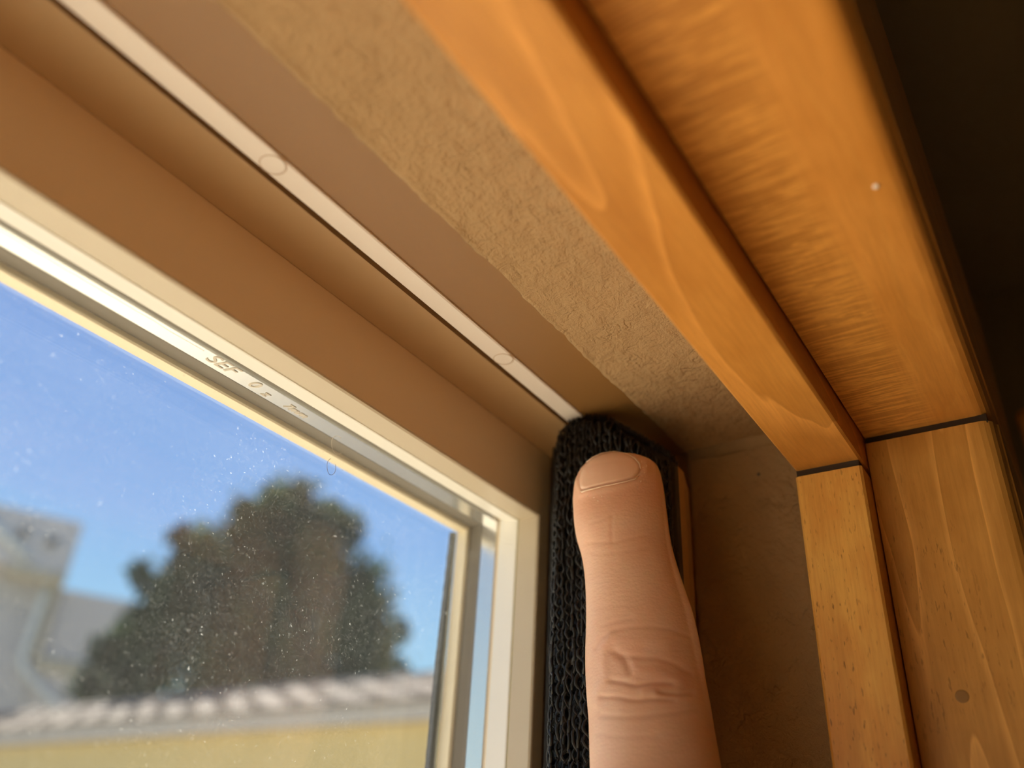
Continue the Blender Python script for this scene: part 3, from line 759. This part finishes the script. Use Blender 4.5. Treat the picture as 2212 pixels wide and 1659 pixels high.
# taller house at the far left, turned a little towards us
P0 = np.array([7.14, 13.5]); U = np.array([.91627, -.40056]); N = np.array([.40056, .91627])
house = empty('house', (650, 1450, -185)); tag(house, 'tall pale grey house with white downpipe, at the far left behind the tree', 'building')
def hb(name, u0, u1, n0, n1, z0, z1, mat, parent=None):
    V = []
    for u_ in (u0, u1):
        for n_ in (n0, n1):
            for z_ in (z0, z1):
                p = P0 + U * u_ + N * n_; V.append((p[0], p[1], z_))
    return mk(name, V, BF, mat, parent or house, unit='m')
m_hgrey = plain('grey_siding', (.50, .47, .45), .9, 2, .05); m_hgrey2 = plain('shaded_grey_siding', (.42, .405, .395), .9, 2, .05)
m_band = plain('cream_band', (.40, .36, .27), .8, 2, .04); m_pipe = plain('white_downpipe', (.50, .54, .54), .5, 2, .03)
m_vent = plain('grey_vent', (.13, .125, .12), .8)
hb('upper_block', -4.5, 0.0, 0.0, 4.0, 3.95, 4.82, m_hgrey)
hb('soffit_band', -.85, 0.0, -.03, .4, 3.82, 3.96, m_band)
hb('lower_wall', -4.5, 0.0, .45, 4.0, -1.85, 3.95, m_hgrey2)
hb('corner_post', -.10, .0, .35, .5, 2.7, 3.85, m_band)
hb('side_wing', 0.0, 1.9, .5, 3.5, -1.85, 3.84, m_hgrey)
hb('belt_band', .0, 1.92, .42, .6, 2.55, 2.74, m_band)
def hp(u_, n_, z_): p = P0 + U * u_ + N * n_; return (p[0], p[1], z_)
tube('downpipe', [hp(-.2, .30, 3.86), hp(-.21, .32, 3.5), hp(-.22, .36, 2.75), hp(-.22, .36, 2.62), hp(-.12, .36, 2.48), hp(.5, .36, 2.02), hp(.62, .36, 1.8), hp(.62, .36, -1.8)], .055, m_pipe, house, 10, 'm')
tube('diagonal_pipe', [hp(-1.6, -.06, 4.72), hp(-1.12, -.06, 4.40), hp(-.6, -.06, 4.04)], .05, m_pipe, house, 10, 'm')
for u_, z_ in ((-.81, 4.46), (-.38, 4.40)):
    v_ = tube('round_vent', [hp(u_, .02, z_), hp(u_, -.05, z_)], .085, m_vent, house, 18, 'm')
    tube('vent_ring', [hp(u_ + .095 * math.cos(a), -.05, z_ + .095 * math.sin(a)) for a in np.linspace(0, 2 * math.pi, 19)], .014, m_hgrey, v_, 6, 'm')

# evergreen tree behind the low roof
CL = [(6.28, 3.61, 0.42), (6.24, 3.2, 0.75), (5.83, 2.7, 0.68), (6.82, 3.28, 0.6), (5.34, 2.46, 0.5), (5.17, 2.09, 0.5), (5.05, 1.79, 0.44), (4.93, 1.51, 0.36), (5.76, 2.05, 0.78), (6.43, 2.46, 0.9), (7.23, 2.83, 0.6), (7.63, 2.49, 0.52), (7.7, 2.79, 0.4), (7.47, 2.13, 0.6), (6.58, 1.89, 0.8), (4.81, 1.28, 0.24), (4.83, 2.5, 0.15), (5.08, 2.77, 0.2), (7.74, 3.21, 0.22), (8.0, 2.36, 0.26), (6.2, 1.2, .8), (7.2, 1.3, .7), (5.4, 1.1, .6)]
CL = [(x_, z_, r_ * .82) for x_, z_, r_ in CL] + [(6.24, 3.86, .14), (6.27, 3.72, .2), (6.85, 3.75, .2), (7.0, 3.6, .22), (5.2, 3.0, .13), (4.95, 2.62, .14), (4.68, 1.95, .14), (4.60, 1.35, .14), (7.55, 3.05, .2), (7.85, 3.05, .12), (8.15, 2.7, .14), (8.2, 2.2, .16), (5.6, 3.2, .2), (5.75, 3.45, .16), (4.7, 1.7, .16), (5.0, 2.3, .2)]
K = 1.3
CL = [(x_ * K, z_ * K, r_ * K) for x_, z_, r_ in CL]
tree = empty('evergreen_tree', (832, 975, -185)); tag(tree, 'bushy dark green evergreen tree rising behind the tiled roof', 'tree')
m_bark = plain('bark', (.16, .10, .07), .9, 20, .2)
tube('trunk', [(8.32, 9.75, -1.85), (8.3, 9.77, .7), (8.2, 9.75, 2.9), (8.14, 9.75, 4.6)], [.2, .16, .1, .02], m_bark, tree, 10, 'm')
LVt = []; LFt = []; tot = sum(c[2] ** 2 for c in CL)
for (x_, z_, r_) in CL:
    tube('branch', [(8.26, 9.75, max(.4, z_ - 1.2)), (x_ * .6 + 8.26 * .4, 9.75, z_ - .4), (x_, 9.75, z_)], [.04, .028, .01], m_bark, tree, 6, 'm')
    n_l = int(30000 * r_ ** 2 / tot)
    d = rng.normal(size=(n_l, 3)); d /= np.linalg.norm(d, axis=1)[:, None]
    rad = r_ * (1 - .45 * rng.random(n_l) ** 1.6) * (1 + .19 * rng.normal(size=n_l))
    c0 = np.array([x_, 9.75 + rng.uniform(-.4, .4), z_]) + d * rad[:, None] * np.array([1, .9, 1.05])
    a = rng.normal(size=(n_l, 3)) + d * .8 + np.array([0, 0, .5]); a /= np.linalg.norm(a, axis=1)[:, None]
    b = np.cross(a, rng.normal(size=(n_l, 3))); b /= np.linalg.norm(b, axis=1)[:, None]
    s1 = rng.uniform(.05, .115, n_l)[:, None]; s2 = s1 * .42
    quad = np.stack([c0 - a * s1, c0 + b * s2, c0 + a * s1, c0 - b * s2], 1).reshape(-1, 3)
    k0 = len(LVt); LVt += quad.tolist(); LFt += [(k0 + 4 * i, k0 + 4 * i + 1, k0 + 4 * i + 2, k0 + 4 * i + 3) for i in range(n_l)]
fo_ = mk('foliage', LVt, LFt, leaf_mat(), tree, unit='m'); fo_['kind'] = 'stuff'
